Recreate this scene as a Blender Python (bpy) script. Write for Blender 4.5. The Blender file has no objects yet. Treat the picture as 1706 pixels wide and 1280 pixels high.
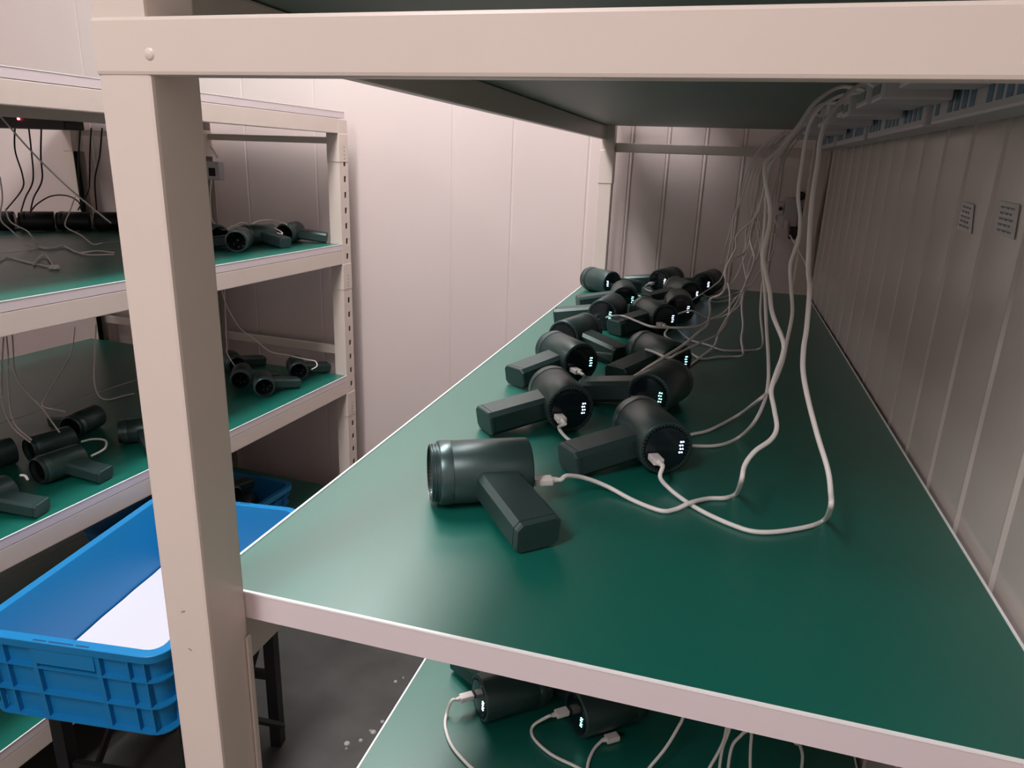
import bpy, bmesh, math, random
from mathutils import Vector, Matrix
random.seed(4)
PI = math.pi
scn = bpy.context.scene
COL = scn.collection

# ------------------------------------------------------------------ camera
F_PX = 1196.72
CAM = Vector((0.3344, -0.3818, 1.2529))
YAW, PITCH, ROLL = 0.27174, -0.30062, -0.03717
CR = Matrix.Rotation(YAW, 3, 'Z') @ Matrix.Rotation(PITCH, 3, 'X') @ Matrix.Rotation(ROLL, 3, 'Y')
cam_d = bpy.data.cameras.new('camera')
cam_d.sensor_fit = 'HORIZONTAL'; cam_d.sensor_width = 36.0
cam_d.lens = 36.0 * F_PX / 1706.0
cam_d.clip_start = 0.01
cam = bpy.data.objects.new('camera', cam_d); COL.objects.link(cam)
cam.matrix_world = Matrix.Translation(CAM) @ (CR @ Matrix.Rotation(PI / 2, 3, 'X')).to_4x4()
scn.camera = cam

def at(u, v, z=None, y=None, x=None):
    """world point on the plane z=, y= or x= seen at photo pixel (u, v)"""
    d = CR @ Vector(((u - 853) / F_PX, 1, -(v - 640) / F_PX))
    i, val = (2, z) if z is not None else ((1, y) if y is not None else (0, x))
    return CAM + d * ((val - CAM[i]) / d[i])

# ------------------------------------------------------------------ world, lights, exposure
w = bpy.data.worlds.new('world'); scn.world = w; w.use_nodes = True
w.node_tree.nodes['Background'].inputs[0].default_value = (0.9, 0.92, 1.0, 1)
w.node_tree.nodes['Background'].inputs[1].default_value = 0.02
scn.view_settings.view_transform = 'Standard'; scn.view_settings.look = 'None'
scn.view_settings.exposure = 0.0; scn.view_settings.gamma = 1.0; scn.view_settings.use_curve_mapping = False

def area(name, loc, sx, sy, power, col=(1, 0.97, 0.96), rot=(0, 0, 0)):
    d = bpy.data.lights.new(name, 'AREA'); d.shape = 'RECTANGLE'; d.size = sx; d.size_y = sy
    d.energy = power; d.color = col
    o = bpy.data.objects.new(name, d); COL.objects.link(o); o.location = loc; o.rotation_euler = rot
    return o
LAMPS = [(-0.55, 0.95, 36), (-0.35, -1.35, 33), (-2.42, 0.55, 6)]
for lx, ly, pw in LAMPS:
    area('lamp_light', (lx, ly, 2.52), 0.28, 1.15, pw, (1, .955, .958))

# ------------------------------------------------------------------ materials
def mat(name, col, rough=0.5, metal=0.0, emit=None, estr=0, noise=0, nscale=8, bump=0, bscale=60, spec=0.5, coat=0):
    m = bpy.data.materials.new(name); m.use_nodes = True
    nt = m.node_tree; b = nt.nodes['Principled BSDF']
    b.inputs['Base Color'].default_value = (*col, 1); b.inputs['Roughness'].default_value = rough
    b.inputs['Metallic'].default_value = metal; b.inputs['Specular IOR Level'].default_value = spec
    b.inputs['Coat Weight'].default_value = coat; b.inputs['Coat Roughness'].default_value = rough * .9
    if emit:
        b.inputs['Emission Color'].default_value = (*emit, 1); b.inputs['Emission Strength'].default_value = estr
    tc = nt.nodes.new('ShaderNodeTexCoord')
    if noise:
        n = nt.nodes.new('ShaderNodeTexNoise'); n.inputs['Scale'].default_value = nscale; n.inputs['Detail'].default_value = 5
        nt.links.new(tc.outputs['Object'], n.inputs['Vector'])
        r = nt.nodes.new('ShaderNodeMapRange'); r.inputs[1].default_value = .3; r.inputs[2].default_value = .7
        r.inputs[3].default_value = 1 - noise; r.inputs[4].default_value = 1 + noise
        nt.links.new(n.outputs['Fac'], r.inputs[0])
        x = nt.nodes.new('ShaderNodeVectorMath'); x.operation = 'SCALE'; x.inputs[0].default_value = col
        nt.links.new(r.outputs[0], x.inputs['Scale']); nt.links.new(x.outputs[0], b.inputs['Base Color'])
    if bump:
        n = nt.nodes.new('ShaderNodeTexNoise'); n.inputs['Scale'].default_value = bscale
        nt.links.new(tc.outputs['Object'], n.inputs['Vector'])
        q = nt.nodes.new('ShaderNodeBump'); q.inputs['Strength'].default_value = bump; q.inputs['Distance'].default_value = .002
        nt.links.new(n.outputs['Fac'], q.inputs['Height']); nt.links.new(q.outputs[0], b.inputs['Normal'])
    return m
M = dict(
    wall=mat('wall_panel_paint', (.665, .565, .545), .3, noise=.02, nscale=3, bump=.05, bscale=5),
    wallg=mat('glossy_wall_panel', (.60, .54, .50), .22, noise=.02, nscale=3, bump=.04, bscale=5),
    ceil=mat('ceiling_paint', (.75, .72, .71), .6),
    floor=mat('dark_concrete', (.055, .055, .052), .55, noise=.25, nscale=9, bump=.15, bscale=30),
    steel=mat('beige_powder_coat', (.70, .60, .54), .38, noise=.015, nscale=12),
    board=mat('green_laminate', (.003, .125, .092), .38, noise=.04, nscale=5, bump=.03, bscale=900, spec=.8, coat=.3),
    under=mat('board_underside', (.16, .2, .17), .5),
    lip=mat('pale_edge_band', (.74, .64, .665), .4),
    lipw=mat('white_edge_line', (.95, .95, .95), .35),
    hole=mat('dark_slot', (.01, .01, .01), .8),
    dev=mat('dark_green_metallic_paint', (.034, .066, .063), .36, metal=.3, spec=.5),
    devcap=mat('black_green_gloss', (.006, .012, .016), .16, spec=.5),
    devring=mat('green_collar', (.075, .12, .12), .3, metal=.6),
    devin=mat('inner_duct', (.004, .006, .006), .5),
    led=mat('cyan_led', (.3, .8, .8), .4, emit=(.35, 1, .92), estr=7),
    ledw=mat('white_blue_led', (.7, .8, 1), .4, emit=(.62, .75, 1), estr=9),
    ledr=mat('red_led', (1, .1, .1), .4, emit=(1, .08, .12), estr=12),
    cord=mat('white_cable_rubber', (.86, .80, .78), .4),
    plug=mat('white_plug_plastic', (.82, .76, .74), .35),
    tip=mat('plug_metal', (.5, .5, .5), .25, metal=1),
    cordk=mat('black_cable', (.008, .006, .008), .5),
    black=mat('black_plastic', (.006, .006, .007), .5),
    blackm=mat('black_painted_steel', (.01, .01, .011), .45),
    crate=mat('blue_crate_plastic', (.008, .21, .50), .42, noise=.03, nscale=6),
    slotshade=mat('painted_slot_shade', (.004, .07, .19), .6),  # darker crate blue, paints the shade inside the rim slots
    sheet=mat('white_foam_sheet', (.66, .65, .70), .8, bump=.4, bscale=25),
    white=mat('white_plastic', (.5, .48, .49), .4),
    blue=mat('blue_port_label', (.08, .17, .24), .5),
    paper=mat('white_paper', (.75, .72, .72), .8),
    ink=mat('grey_ink', (.30, .28, .30), .8),
    lamp=mat('lamp_diffuser', (1, 1, 1), .5, emit=(1, .97, .96), estr=6),
    green=mat('green_plastic', (.05, .25, .08), .5),
    debris=mat('pale_debris', (.4, .38, .36), .8),
)

# ------------------------------------------------------------------ mesh helpers
class MB:
    def __init__(s): s.bm = bmesh.new(); s.mats = []
    def mi(s, m):
        if m not in s.mats: s.mats.append(m)
        return s.mats.index(m)
    def box(s, x0, x1, y0, y1, z0, z1, m, bevel=0, T=None):
        vs = [s.bm.verts.new((x, y, z)) for x in (x0, x1) for y in (y0, y1) for z in (z0, z1)]
        fs = []
        for q in ((0, 1, 3, 2), (4, 6, 7, 5), (0, 4, 5, 1), (2, 3, 7, 6), (0, 2, 6, 4), (1, 5, 7, 3)):
            f = s.bm.faces.new([vs[i] for i in q]); f.material_index = s.mi(m); fs.append(f)
        allv = vs
        if bevel:
            es = list({e for f in fs for e in f.edges})
            r = bmesh.ops.bevel(s.bm, geom=es, offset=bevel, segments=2, affect='EDGES', profile=.6)
            allv = list({v for f in r['faces'] for v in f.verts} | {v for v in vs if v.is_valid})
            for f in {f for v in allv for f in v.link_faces}: f.material_index = s.mi(m)
        if T is not None:
            for v in allv: v.co = T @ v.co
        return s
    def loft(s, rings, m, cap0=True, cap1=True, ms=None):
        """rings: list of lists of points"""
        R = [[s.bm.verts.new(p) for p in r] for r in rings]
        n = len(R[0])
        for i in range(len(R) - 1):
            k = s.mi(ms[i] if ms else m)
            for j in range(n):
                f = s.bm.faces.new((R[i][j], R[i][(j + 1) % n], R[i + 1][(j + 1) % n], R[i + 1][j])); f.material_index = k
        if cap0: s.bm.faces.new(R[0][::-1]).material_index = s.mi(ms[0] if ms else m)
        if cap1: s.bm.faces.new(R[-1]).material_index = s.mi(ms[-1] if ms else m)
        return s
    def lathe(s, prof, m, axis='y', n=40, c=(0, 0, 0), cap0=False, cap1=False):
        """prof: (t along the axis, radius)"""
        rings = []
        for t, r in prof:
            ring = []
            for k in range(n):
                a = 2 * PI * k / n; x, z = r * math.cos(a), r * math.sin(a)
                p = {'y': (x, t, z), 'z': (x, z, t), 'x': (t, x, z)}[axis]
                ring.append(Vector(p) + Vector(c))
            rings.append(ring)
        return s.loft(rings, m, cap0, cap1)
    def tube(s, pts, r, m, n=8, rad=None):
        pts = [Vector(p) for p in pts]
        up = Vector((.13, .27, .95)); rings = []
        for i, p in enumerate(pts):
            t = (pts[min(i + 1, len(pts) - 1)] - pts[max(i - 1, 0)]).normalized()
            a = up - t * up.dot(t)
            a = a.normalized() if a.length > 1e-4 else t.orthogonal().normalized()
            up = a; b = t.cross(a); rr = rad[i] if rad else r
            rings.append([p + (a * math.cos(2 * PI * k / n) + b * math.sin(2 * PI * k / n)) * rr for k in range(n)])
        return s.loft(rings, m)
    def quad(s, pts, m):
        s.bm.faces.new([s.bm.verts.new(p) for p in pts]).material_index = s.mi(m); return s
    def build(s, name, parent=None, T=None, sharp=12):
        bm = s.bm
        bmesh.ops.recalc_face_normals(bm, faces=bm.faces)
        if T is not None: bmesh.ops.transform(bm, matrix=T, verts=bm.verts)
        for f in bm.faces: f.smooth = True
        for e in bm.edges:
            e.smooth = len(e.link_faces) == 2 and e.calc_face_angle(0) < math.radians(sharp)
        me = bpy.data.meshes.new(name); bm.to_mesh(me); bm.free()
        for m in s.mats: me.materials.append(m)
        o = bpy.data.objects.new(name, me); COL.objects.link(o)
        if parent is not None: o.parent = parent
        return o

def tag(o, label=None, cat=None, group=None, kind=None):
    if label: o['label'] = label
    if cat: o['category'] = cat
    if group: o['group'] = group
    if kind: o['kind'] = kind
    return o
def empty(name, loc=(0, 0, 0), rot=(0, 0, 0), label=None, cat=None, group=None):
    o = bpy.data.objects.new(name, None); COL.objects.link(o); o.location = loc; o.rotation_euler = rot
    o.empty_display_size = .05
    return tag(o, label, cat, group)
KIDS = {}
def kids(o): return [c for c in COL.objects if c.parent == o]
def dup(o, parent=None):
    if o.name not in KIDS: KIDS[o.name] = kids(o)
    c = o.copy(); COL.objects.link(c); c.parent = parent
    for ch in KIDS[o.name]: dup(ch, c)
    return c
def smooth(pts, k=8):
    pts = [Vector(p) for p in pts]; out = []
    P = [pts[0] * 2 - pts[1]] + pts + [pts[-1] * 2 - pts[-2]]
    for i in range(1, len(P) - 2):
        a, b, c, d = P[i - 1:i + 3]
        for j in range(k):
            t = j / k
            out.append(.5 * ((2 * b) + (c - a) * t + (2 * a - 5 * b + 4 * c - d) * t * t + (3 * b - a - 3 * c + d) * t ** 3))
    out.append(pts[-1]); return out
def rrect(w, l, r, z, n=5):
    out = []
    for cx, cy, a0 in ((w - r, l - r, 0), (-w + r, l - r, 90), (-w + r, -l + r, 180), (w - r, -l + r, 270)):
        for k in range(n + 1):
            a = math.radians(a0 + 90 * k / n); out.append((cx + r * math.cos(a), cy + r * math.sin(a), z))
    return out

# ------------------------------------------------------------------ the setting
WX0, WX1, WY0, WY1, WH = -2.85, 0.571, -2.6, 1.69, 2.6
def struct(o): o['kind'] = 'structure'; return o
def grooved(a, b, phase, pitch=.098):
    """profile along a wall: list of (s, depth)"""
    out = [(a, 0)]; s = phase
    while s < a + .02: s += pitch
    while s > a + .02 + pitch: s -= pitch
    while s < b - .02:
        out += [(s - .0075, 0), (s - .0045, .0016), (s - .0015, -.0016), (s + .0015, -.0016), (s + .0045, .0004), (s + .0075, 0)]; s += pitch
    out.append((b, 0)); return out
def wall(name, prof, fn, mt):
    mb = MB(); lo = []; hi = []
    for s, d in prof:
        x, y = fn(s, d); lo.append(mb.bm.verts.new((x, y, 0))); hi.append(mb.bm.verts.new((x, y, WH)))
    for i in range(len(lo) - 1):
        mb.bm.faces.new((lo[i], lo[i + 1], hi[i + 1], hi[i])).material_index = mb.mi(mt)
    # back side so that the panel has real thickness
    x0, y0 = fn(prof[0][0], .05); x1, y1 = fn(prof[-1][0], .05)
    a, b, c, d = [mb.bm.verts.new(p) for p in ((x0, y0, 0), (x1, y1, 0), (x1, y1, WH), (x0, y0, WH))]
    mb.bm.faces.new((a, b, c, d)).material_index = mb.mi(mt)
    return struct(mb.build(name, sharp=8))
def seams(a, b, at_, d0=.0012):
    out = [(a, 0)]
    for s in at_: out += [(s - .004, 0), (s - .0015, d0), (s + .0015, d0), (s + .004, 0)]
    return out
wall('wall_far', seams(WX0, 0, [-2.4, -1.75, -1.45, -1.15, -.9, -.45, -.265, -.045]) + grooved(.02, WX1, .073)[1:], lambda s, d: (s, WY1 + d), M['wall'])
wall('wall_right', grooved(WY0, WY1, .402), lambda s, d: (WX1 + d, s), M['wallg'])
wall('wall_left', seams(WY0, WY1, [-2, -1.05, -.1, .85]) + [(WY1, 0)], lambda s, d: (WX0 - d, s), M['wall'])
wall('wall_near', grooved(WX0, WX1, .1), lambda s, d: (s, WY0 - d), M['wall'])
struct(MB().box(WX0 - .05, WX1 + .05, WY0 - .05, WY1 + .05, -.05, 0, M['floor']).build('floor'))
struct(MB().box(WX0 - .05, WX1 + .05, WY0 - .05, WY1 + .05, WH, WH + .05, M['ceil']).build('ceiling'))
for i, (lx, ly, pw) in enumerate(LAMPS):
    t = empty('ceiling_light', (lx, ly, WH), label=['long white ceiling light over the aisle between the racks',
              'long white ceiling light behind the camera, nearer the room entrance', 'long white ceiling light over the aisle behind the left racks'][i], cat='ceiling light')
    MB().box(-.17, .17, -.62, .62, -.045, 0, M['white'], .004).build('frame', t)
    MB().box(-.15, .15, -.6, .6, -.056, -.046, M['lamp']).build('diffuser', t)

# ------------------------------------------------------------------ racks
def post(parent, x0, x1, y0, y1, h, face=None, out=1, marks=False):
    """upright of folded sheet steel; face 'x' carries a column of slots on its outer side"""
    mb = MB()
    if face is None:
        mb.box(x0, x1, y0, y1, .004, h, M['steel'], .0022)
    else:
        t = .0018
        xo = x1 if out > 0 else x0; xi = xo - out * t
        a, b = sorted((xo, xi))
        mb.box(x0 + (t if out < 0 else 0), x1 - (t if out > 0 else 0), y0, y0 + t, .004, h, M['steel'])
        mb.box(x0 + (t if out < 0 else 0), x1 - (t if out > 0 else 0), y1 - t, y1, .004, h, M['steel'])
        yc = (y0 + y1) / 2 + .004; sw = .0055; z = .06; z_prev = .004
        mb.box(a, b, y0, yc - sw, .004, h, M['steel']); mb.box(a, b, yc + sw, y1, .004, h, M['steel'])
        while z < h - .03:
            mb.box(a, b, yc - sw, yc + sw, z_prev, z - .0085, M['steel']); z_prev = z + .0085; z += .045
        mb.box(a, b, yc - sw, yc + sw, z_prev, h, M['steel'])
        xx = xo - out * .012
        mb.box(min(xx, xx - out * .001), max(xx, xx - out * .001), y0 + t, y1 - t, .01, h - .01, M['hole'])  # black plate inside the post, paints the shade behind the slots
    mb.box(x0 - .002, x1 + .002, y0 - .002, y1 + .002, 0, .004, M['black'])
    return mb.build('upright_post', parent)
def shelf_board(parent, x0, x1, y0, y1, z, th=.0215, only=None):
    mb = MB()
    mb.box(x0 + .0008, x1 - .0008, y0 + .0008, y1 - .0008, z - .0012, z, M['board'])
    mb.box(x0 + .0006, x1 - .0006, y0 + .0006, y1 - .0006, z - th, z - .0012, M['under'])
    o = mb.build('shelf_board', parent)
    e = MB()
    for a in ((x0 - .0006, x0 + .0006, y0, y1), (x1 - .0006, x1 + .0006, y0, y1), (x0, x1, y0 - .0006, y0 + .0006), (x0, x1, y1 - .0006, y1 + .0006)):
        e.box(*a, z - th, z - .0004, M['lip'])
    q = .0011
    EE = ((x0 - q, x0 + q, y0 - q, y1 + q), (x1 - q, x1 + q, y0 - q, y1 + q), (x0 + q, x1 - q, y0 - q, y0 + q), (x0 + q, x1 - q, y1 - q, y1 + q))
    for a in (EE if only is None else [EE[only]]):
        e.box(*a, z - .0008, z + .0006, M['lipw'])
    b = e.build('edge_band', o); return o
def beam(parent, x0, x1, y0, y1, z0, z1, name='side_beam'):
    return MB().box(x0, x1, y0, y1, z0, z1, M['steel'], .002).build(name, parent)
def bracket(parent, x0, x1, y0, y1, z0, z1, out):
    mb = MB()
    mb.box(x0, x1, y0, y1, z0, z1, M['steel'], .0012)
    for k in range(4):
        zz = z0 + .008 + k * .0105
        xx = x1 if out > 0 else x0
        mb.box(xx - .0003, xx + .0003, (y0 + y1) / 2 + .001, (y0 + y1) / 2 + .005, zz, zz + .0035, M['under'])
    return mb.build('beam_bracket', parent)

# main rack : long side along +Y, open short end towards the camera
MR = empty('storage_rack', (0.28, .8, 0), label='beige steel rack in front with green shelves full of white cables', cat='storage rack')
class Off:      # children carry world-style coordinates
    pass
def under_root(o, root): o.matrix_parent_inverse = root.matrix_basis.inverted(); return o
_kids0 = set(COL.objects)
X0, X1, YN, YF = 0.0, 0.563, -.040, 1.640
H_R = 1.98
post(MR, X0, X0 + .0345, YN, -.0012, H_R)
post(MR, X1 - .0345, X1, YN, -.0012, H_R)
post(MR, X0, X0 + .036, 1.603, YF, H_R)
post(MR, X1 - .036, X1, 1.603, YF, H_R)
LEV = [(.20, 1), (.574, 1), (.950, 1), (1.3725, 1), (1.78, 1)]
for z, _ in LEV:
    shelf_board(MR, X0, X1, 0, 1.600, z)
    zb = z - .0225
    for xa, xb in ((X0 + .0005, X0 + .014), (X1 - .014, X1 - .0005)):
        beam(MR, xa, xb, .001, 1.600, zb - .034, zb)
    if z in (1.3725, 1.78, .20):
        beam(MR, X0 - .0008, X1 + .0008, YN - .0008, YN + .012, zb - .0605, zb - .032, 'tie_beam')
        beam(MR, X0 + .036, X1 - .036, 1.6275, 1.6395, zb - .064, zb - .0405, 'tie_beam')
# inner gusset under the main shelf, beside the near post
MB().box(.0145, .0165, .001, .40, .871, .927, M['steel'], .0006).build('beam_flange', MR)
MB().box(.0352, .0372, -.006, -.0012, .79, .915, M['steel'], .0006).build('post_return_lip', MR)
bracket(MR, X0 - .0014, X0 + .0372, 1.6016, YF + .0014, 1.205, 1.290, -1)
mk = MB()
for (u, v, l, a) in ((305, 1019, .0016, -.5), (317, 1082, .0013, .4)):
    p = at(u, v, y=YN); T = Matrix.Translation((p.x, YN - .0002, p.z)) @ Matrix.Rotation(a, 4, 'Y')
    mk.box(-l, l, -.0002, .0002, -.0004, .0004, M['ink'], T=T)
mk.build('pencil_mark', MR)
p = at(251, 91, y=YN)
MB().lathe([(-.0010, .0005), (-.0006, .0022), (0.0002, .0034)], M['steel'], 'y', 20, (p.x, YN - .0009, p.z), True, True).build('rivet', MR)
def adopt(root, before):
    for o in COL.objects:
        if o not in before and o.parent == root: under_root(o, root)
adopt(MR, _kids0)

# left racks : two back to back, slightly skewed to the aisle
LYAW = .058
def left_rack(ox, oy, label, front, name='storage_rack'):
    """local frame: origin at the far aisle-side bottom corner, +x towards the aisle, y runs back towards the camera (negative)"""
    r = empty(name, (ox, oy, 0), (0, 0, -LYAW), label, 'storage rack', 'racks on the left side of the aisle')
    W, L, PW = .53, 1.62, .040
    for xa, o_ in ((-PW, 1), (-W, -1)):
        for ya in (-.046, -L):
            post(r, xa, xa + PW, ya, ya + .046, 1.349, face='x', out=o_)
    for z in (1.371, .998, .588, .190):
        y1 = -.044 if z < 1.3 else -.012
        shelf_board(r, -W + .001, -.001, -L + .046, y1, z, .018, only=1 if front else 0)
        for xa in (-.0155, -W + .0005):
            beam(r, xa, xa + .015, -L + .046, -.046, z - .060, z - .0185)
    for z0, z1 in ((1.283, 1.3015), (.645, .672), (.11, .135)):
        beam(r, -W + PW, -PW, -.016, -.002, z0, z1, 'tie_beam')
        beam(r, -W + PW, -PW, -L + .002, -L + .016, z0, z1, 'tie_beam')
    for z in (1.371, .998, .588, .190):
        for xa, o_ in ((-PW, 1), (-W, -1)):
            b0 = xa - (.0008 if o_ < 0 else .0008)
            bracket(r, b0, b0 + PW + .0016, -.0474, .0008, z - .138, z - .060, o_)
    return r
RA = left_rack(-.748, 1.612, 'beige steel rack left of the aisle with slotted posts, blowers on its green shelves', True)
dx = .534
RB = left_rack(-.748 - dx * math.cos(LYAW), 1.612 + dx * math.sin(LYAW), 'beige steel rack against the left wall, behind the slotted rack', False)

# ------------------------------------------------------------------ handheld blowers
BR = .029      # barrel radius
def make_blower(sgn, led, nm='handheld_blower', body=None):
    r = empty(nm, label='dark green handheld blower', cat='hand blower')
    DV = body or M['dev']
    c = (0, 0, BR); L2 = .0425
    # barrel: open shell, thick
    b = MB().lathe([(-L2 + .0118, BR - .0035), (-L2 + .0118, BR - .0006), (-L2 + .0125, BR), (L2 - .0022, BR), (L2 - .0006, BR - .0006), (L2, BR - .0020), (L2, BR - .0034), (L2 - .0022, BR - .0036)], DV, 'y', 48, c)
    b.build('barrel', r, sharp=50)
    g = MB().lathe([(-L2 + .0125, BR - .002), (-L2 + .0122, BR + .0005), (-L2 + .0020, BR + .0005), (-L2 + .0010, BR - .0002), (-L2 + .0008, BR - .0022), (-L2 - .0010, BR - .0022), (-L2 - .0014, BR - .0032), (-L2 - .0024, BR - .0032), (-L2 - .0028, BR - .0022),
                    (-L2 - .0040, BR - .0022), (-L2 - .0046, BR - .0032), (-L2 - .0056, BR - .0032), (-L2 - .0060, BR - .0024), (-L2 - .0066, BR - .0030), (-L2 - .0068, BR - .0044), (-L2, BR - .0056), (-L2 + .0125, BR - .0056)], M['devring'] if body is None else DV, 'y', 48, c)
    col = g.build('mouth_collar', r, sharp=40)
    MB().lathe([(-L2 - .0066, BR - .0046), (-L2 + .01, BR - .0062), (-L2 + .03, BR - .0085), (-L2 + .036, .004)], M['devin'], 'y', 40, c, cap1=True).build('air_duct', col)
    fan = MB()
    for k in range(9):
        T = Matrix.Translation((0, -L2 + .026, BR)) @ Matrix.Rotation(2 * PI * k / 9, 4, 'Y') @ Matrix.Translation((.0115, 0, 0)) @ Matrix.Rotation(.7, 4, 'X')
        fan.box(-.0075, .0075, -.0006, .0006, -.004, .004, M['devcap'], T=T)
    fan.lathe([(-L2 + .019, .002), (-L2 + .022, .0055), (-L2 + .032, .006)], M['devcap'], 'y', 20, c, cap0=True)
    fan.build('fan', col)
    # rear cap with vent slots on its rim
    cap = MB().lathe([(L2 - .004, BR - .0035), (L2 - .0022, BR - .0035), (L2 - .0020, BR - .0058), (L2 + .0004, BR - .0066), (L2 + .0010, BR - .012), (L2 + .0013, .0005)], M['devcap'], 'y', 48, c, cap0=True, cap1=True)
    cp = cap.build('rear_cap', r, sharp=50)
    v = MB()
    for k in range(40):
        a = 2 * PI * k / 40
        T = Matrix.Translation(c) @ Matrix.Rotation(a, 4, 'Y') @ Matrix.Translation((0, L2 - .0014, BR - .0046))
        v.box(-.0009, .0009, -.0008, .0008, -.0011, .0011, DV, T=T)
    v.build('vent_ring', cp)
    # led columns and usb port
    ld = MB()
    for i in range(4):
        for j in range(2):
            x = -sgn * (.0142 + j * .0026 + (i % 2) * .0007); z = BR + (i - 1.5) * .0038 + .001
            ld.lathe([(L2 + .0002, .0009), (L2 + .0017, .0008 - j * .00025)], led, 'y', 8, (x, 0, z), cap1=True)
    ld.build('indicator_light', cp)
    MB().box(sgn * .0150 - .0055, sgn * .0150 + .0055, L2 + .0004, L2 + .0017, BR - .0085, BR - .0035, M['devin'], .0006).build('charging_port', cp)
    # handle, canted towards the rear, tip resting on the shelf
    hw, hh, ch, Lh = .0205, .0140, .0048, .104
    def sec(t, s=1):
        pts = [(hw - ch, hh), (hw, hh - ch), (hw, -hh + ch), (hw - ch, -hh), (-hw + ch, -hh), (-hw, -hh + ch), (-hw, hh - ch), (-hw + ch, hh)]
        out = []
        for yy, zz in pts:
            n = 1
            out.append((t, yy * s, zz * s))
        return out
    tilt = math.asin((BR - hh) / Lh)
    T = Matrix.Translation((0, .004, BR)) @ Matrix.Rotation(0 if sgn > 0 else PI, 4, 'Z') @ Matrix.Rotation(tilt, 4, 'Y') @ Matrix.Rotation(math.radians(14) * sgn, 4, 'Z')
    h = MB().loft([sec(.012), sec(.020), sec(Lh - .006)], DV).build('handle', r, T=T, sharp=20)
    MB().loft([sec(Lh - .006, .965), sec(Lh - .0052, .965), sec(Lh - .0050, 1), sec(Lh - .0015, 1), sec(Lh, .93)], M['dev'] if body is None else DV).build('handle_cap', h, T=T, sharp=20)
    return r
PROTO = {}
def blower(pos, ang, label, group, sgn=1, led='led', z=.950, rot=None, dark=False):
    """pos: middle of the barrel on the shelf; ang: direction its rear cap faces, degrees"""
    key = (sgn, led, dark)
    if key not in PROTO:
        o = make_blower(sgn, M[led], body=M['black'] if dark else None); PROTO[key] = o
        # keep a private list of children before copies are made
        KIDS[o.name] = kids(o)
        for c_ in KIDS[o.name]:
            KIDS[c_.name] = kids(c_)
    else:
        o = dup(PROTO[key])
    o.location = (pos[0], pos[1], z + .0006)
    o.rotation_euler = rot if rot else (0, 0, math.radians(ang - 90))
    tag(o, label, 'hand blower', group); return o
GM = 'dark green hand blowers charging on the main shelf'
def rear(u, v, ang, z=.950):
    P = at(u, v, z=z + BR); a = math.radians(ang); return (P.x - .0425 * math.cos(a), P.y - .0425 * math.sin(a))
MAIN = [
    ((.1480, .1985), 28, 'frontmost dark green hand blower on the shelf, open round mouth facing left', 1, 'led'),
    (rear(1110, 748, -63), -63, 'dark green hand blower right behind the frontmost one, cap lit, white plug in it', 1, 'ledw'),
    (rear(950, 683, -61), -61, 'dark green hand blower second from the front at the left edge, handle pointing left', 1, 'ledw'),
    (rear(968, 606, -48), -48, 'dark green hand blower third along the left edge, four cyan dots, white plug below', 1, 'led'),
    (rear(1080, 660, -106), -106, 'dark green hand blower behind and right of two others, cap with cyan dots', 1, 'led'),
    (rear(1128, 604, -46), -46, 'dark green hand blower in the middle of the right row, cap in shadow', 1, 'led'),
    (rear(938, 564, -107), -107, 'dark green hand blower turned the other way, handle pointing right, cap facing left', -1, 'led'),
    (rear(1108, 533, -54), -54, 'dark green hand blower in the right row with bluish glow beside its cap', 1, 'ledw'),
    (rear(1003, 525, -96), -96, 'dark green hand blower with a white cable crossing in front of its cyan dots', 1, 'led'),
    (rear(1041, 500, -80), -80, 'dark green hand blower above the one with cable-crossed cyan dots, left row', 1, 'led'),
    (rear(1020, 473, -40), -40, 'dark green hand blower at the far left corner, pale highlight along its barrel', -1, 'ledw'),
    (rear(1150, 492, -61), -61, 'dark green hand blower near the back with bright white dots, handle pointing left', 1, 'ledw'),
    (rear(1098, 469, -111), -111, 'dark green hand blower in the last row, small cable loop at its cap', 1, 'ledw'),
    (rear(1170, 474, -107), -107, 'dark green hand blower in the last row right, nearest the far right wall', 1, 'ledw'),
    (rear(1133, 516, -83), -83, 'dark green hand blower squeezed between two others, bright blue-white dots', 1, 'ledw'),
]
for pos, ang, lab, sg, ld in MAIN: blower(pos, ang, lab, GM, sg, ld)

GL = 'dark green hand blowers on the lower shelf of the main rack'
blower((.140, .360), -140, 'dark green hand blower on the lower shelf, left one, white plug in its cap', GL, 1, 'ledw', z=.574)
blower((.262, .372), -140, 'dark green hand blower on the lower shelf, right one, half hidden', GL, 1, 'led', z=.574)

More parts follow.
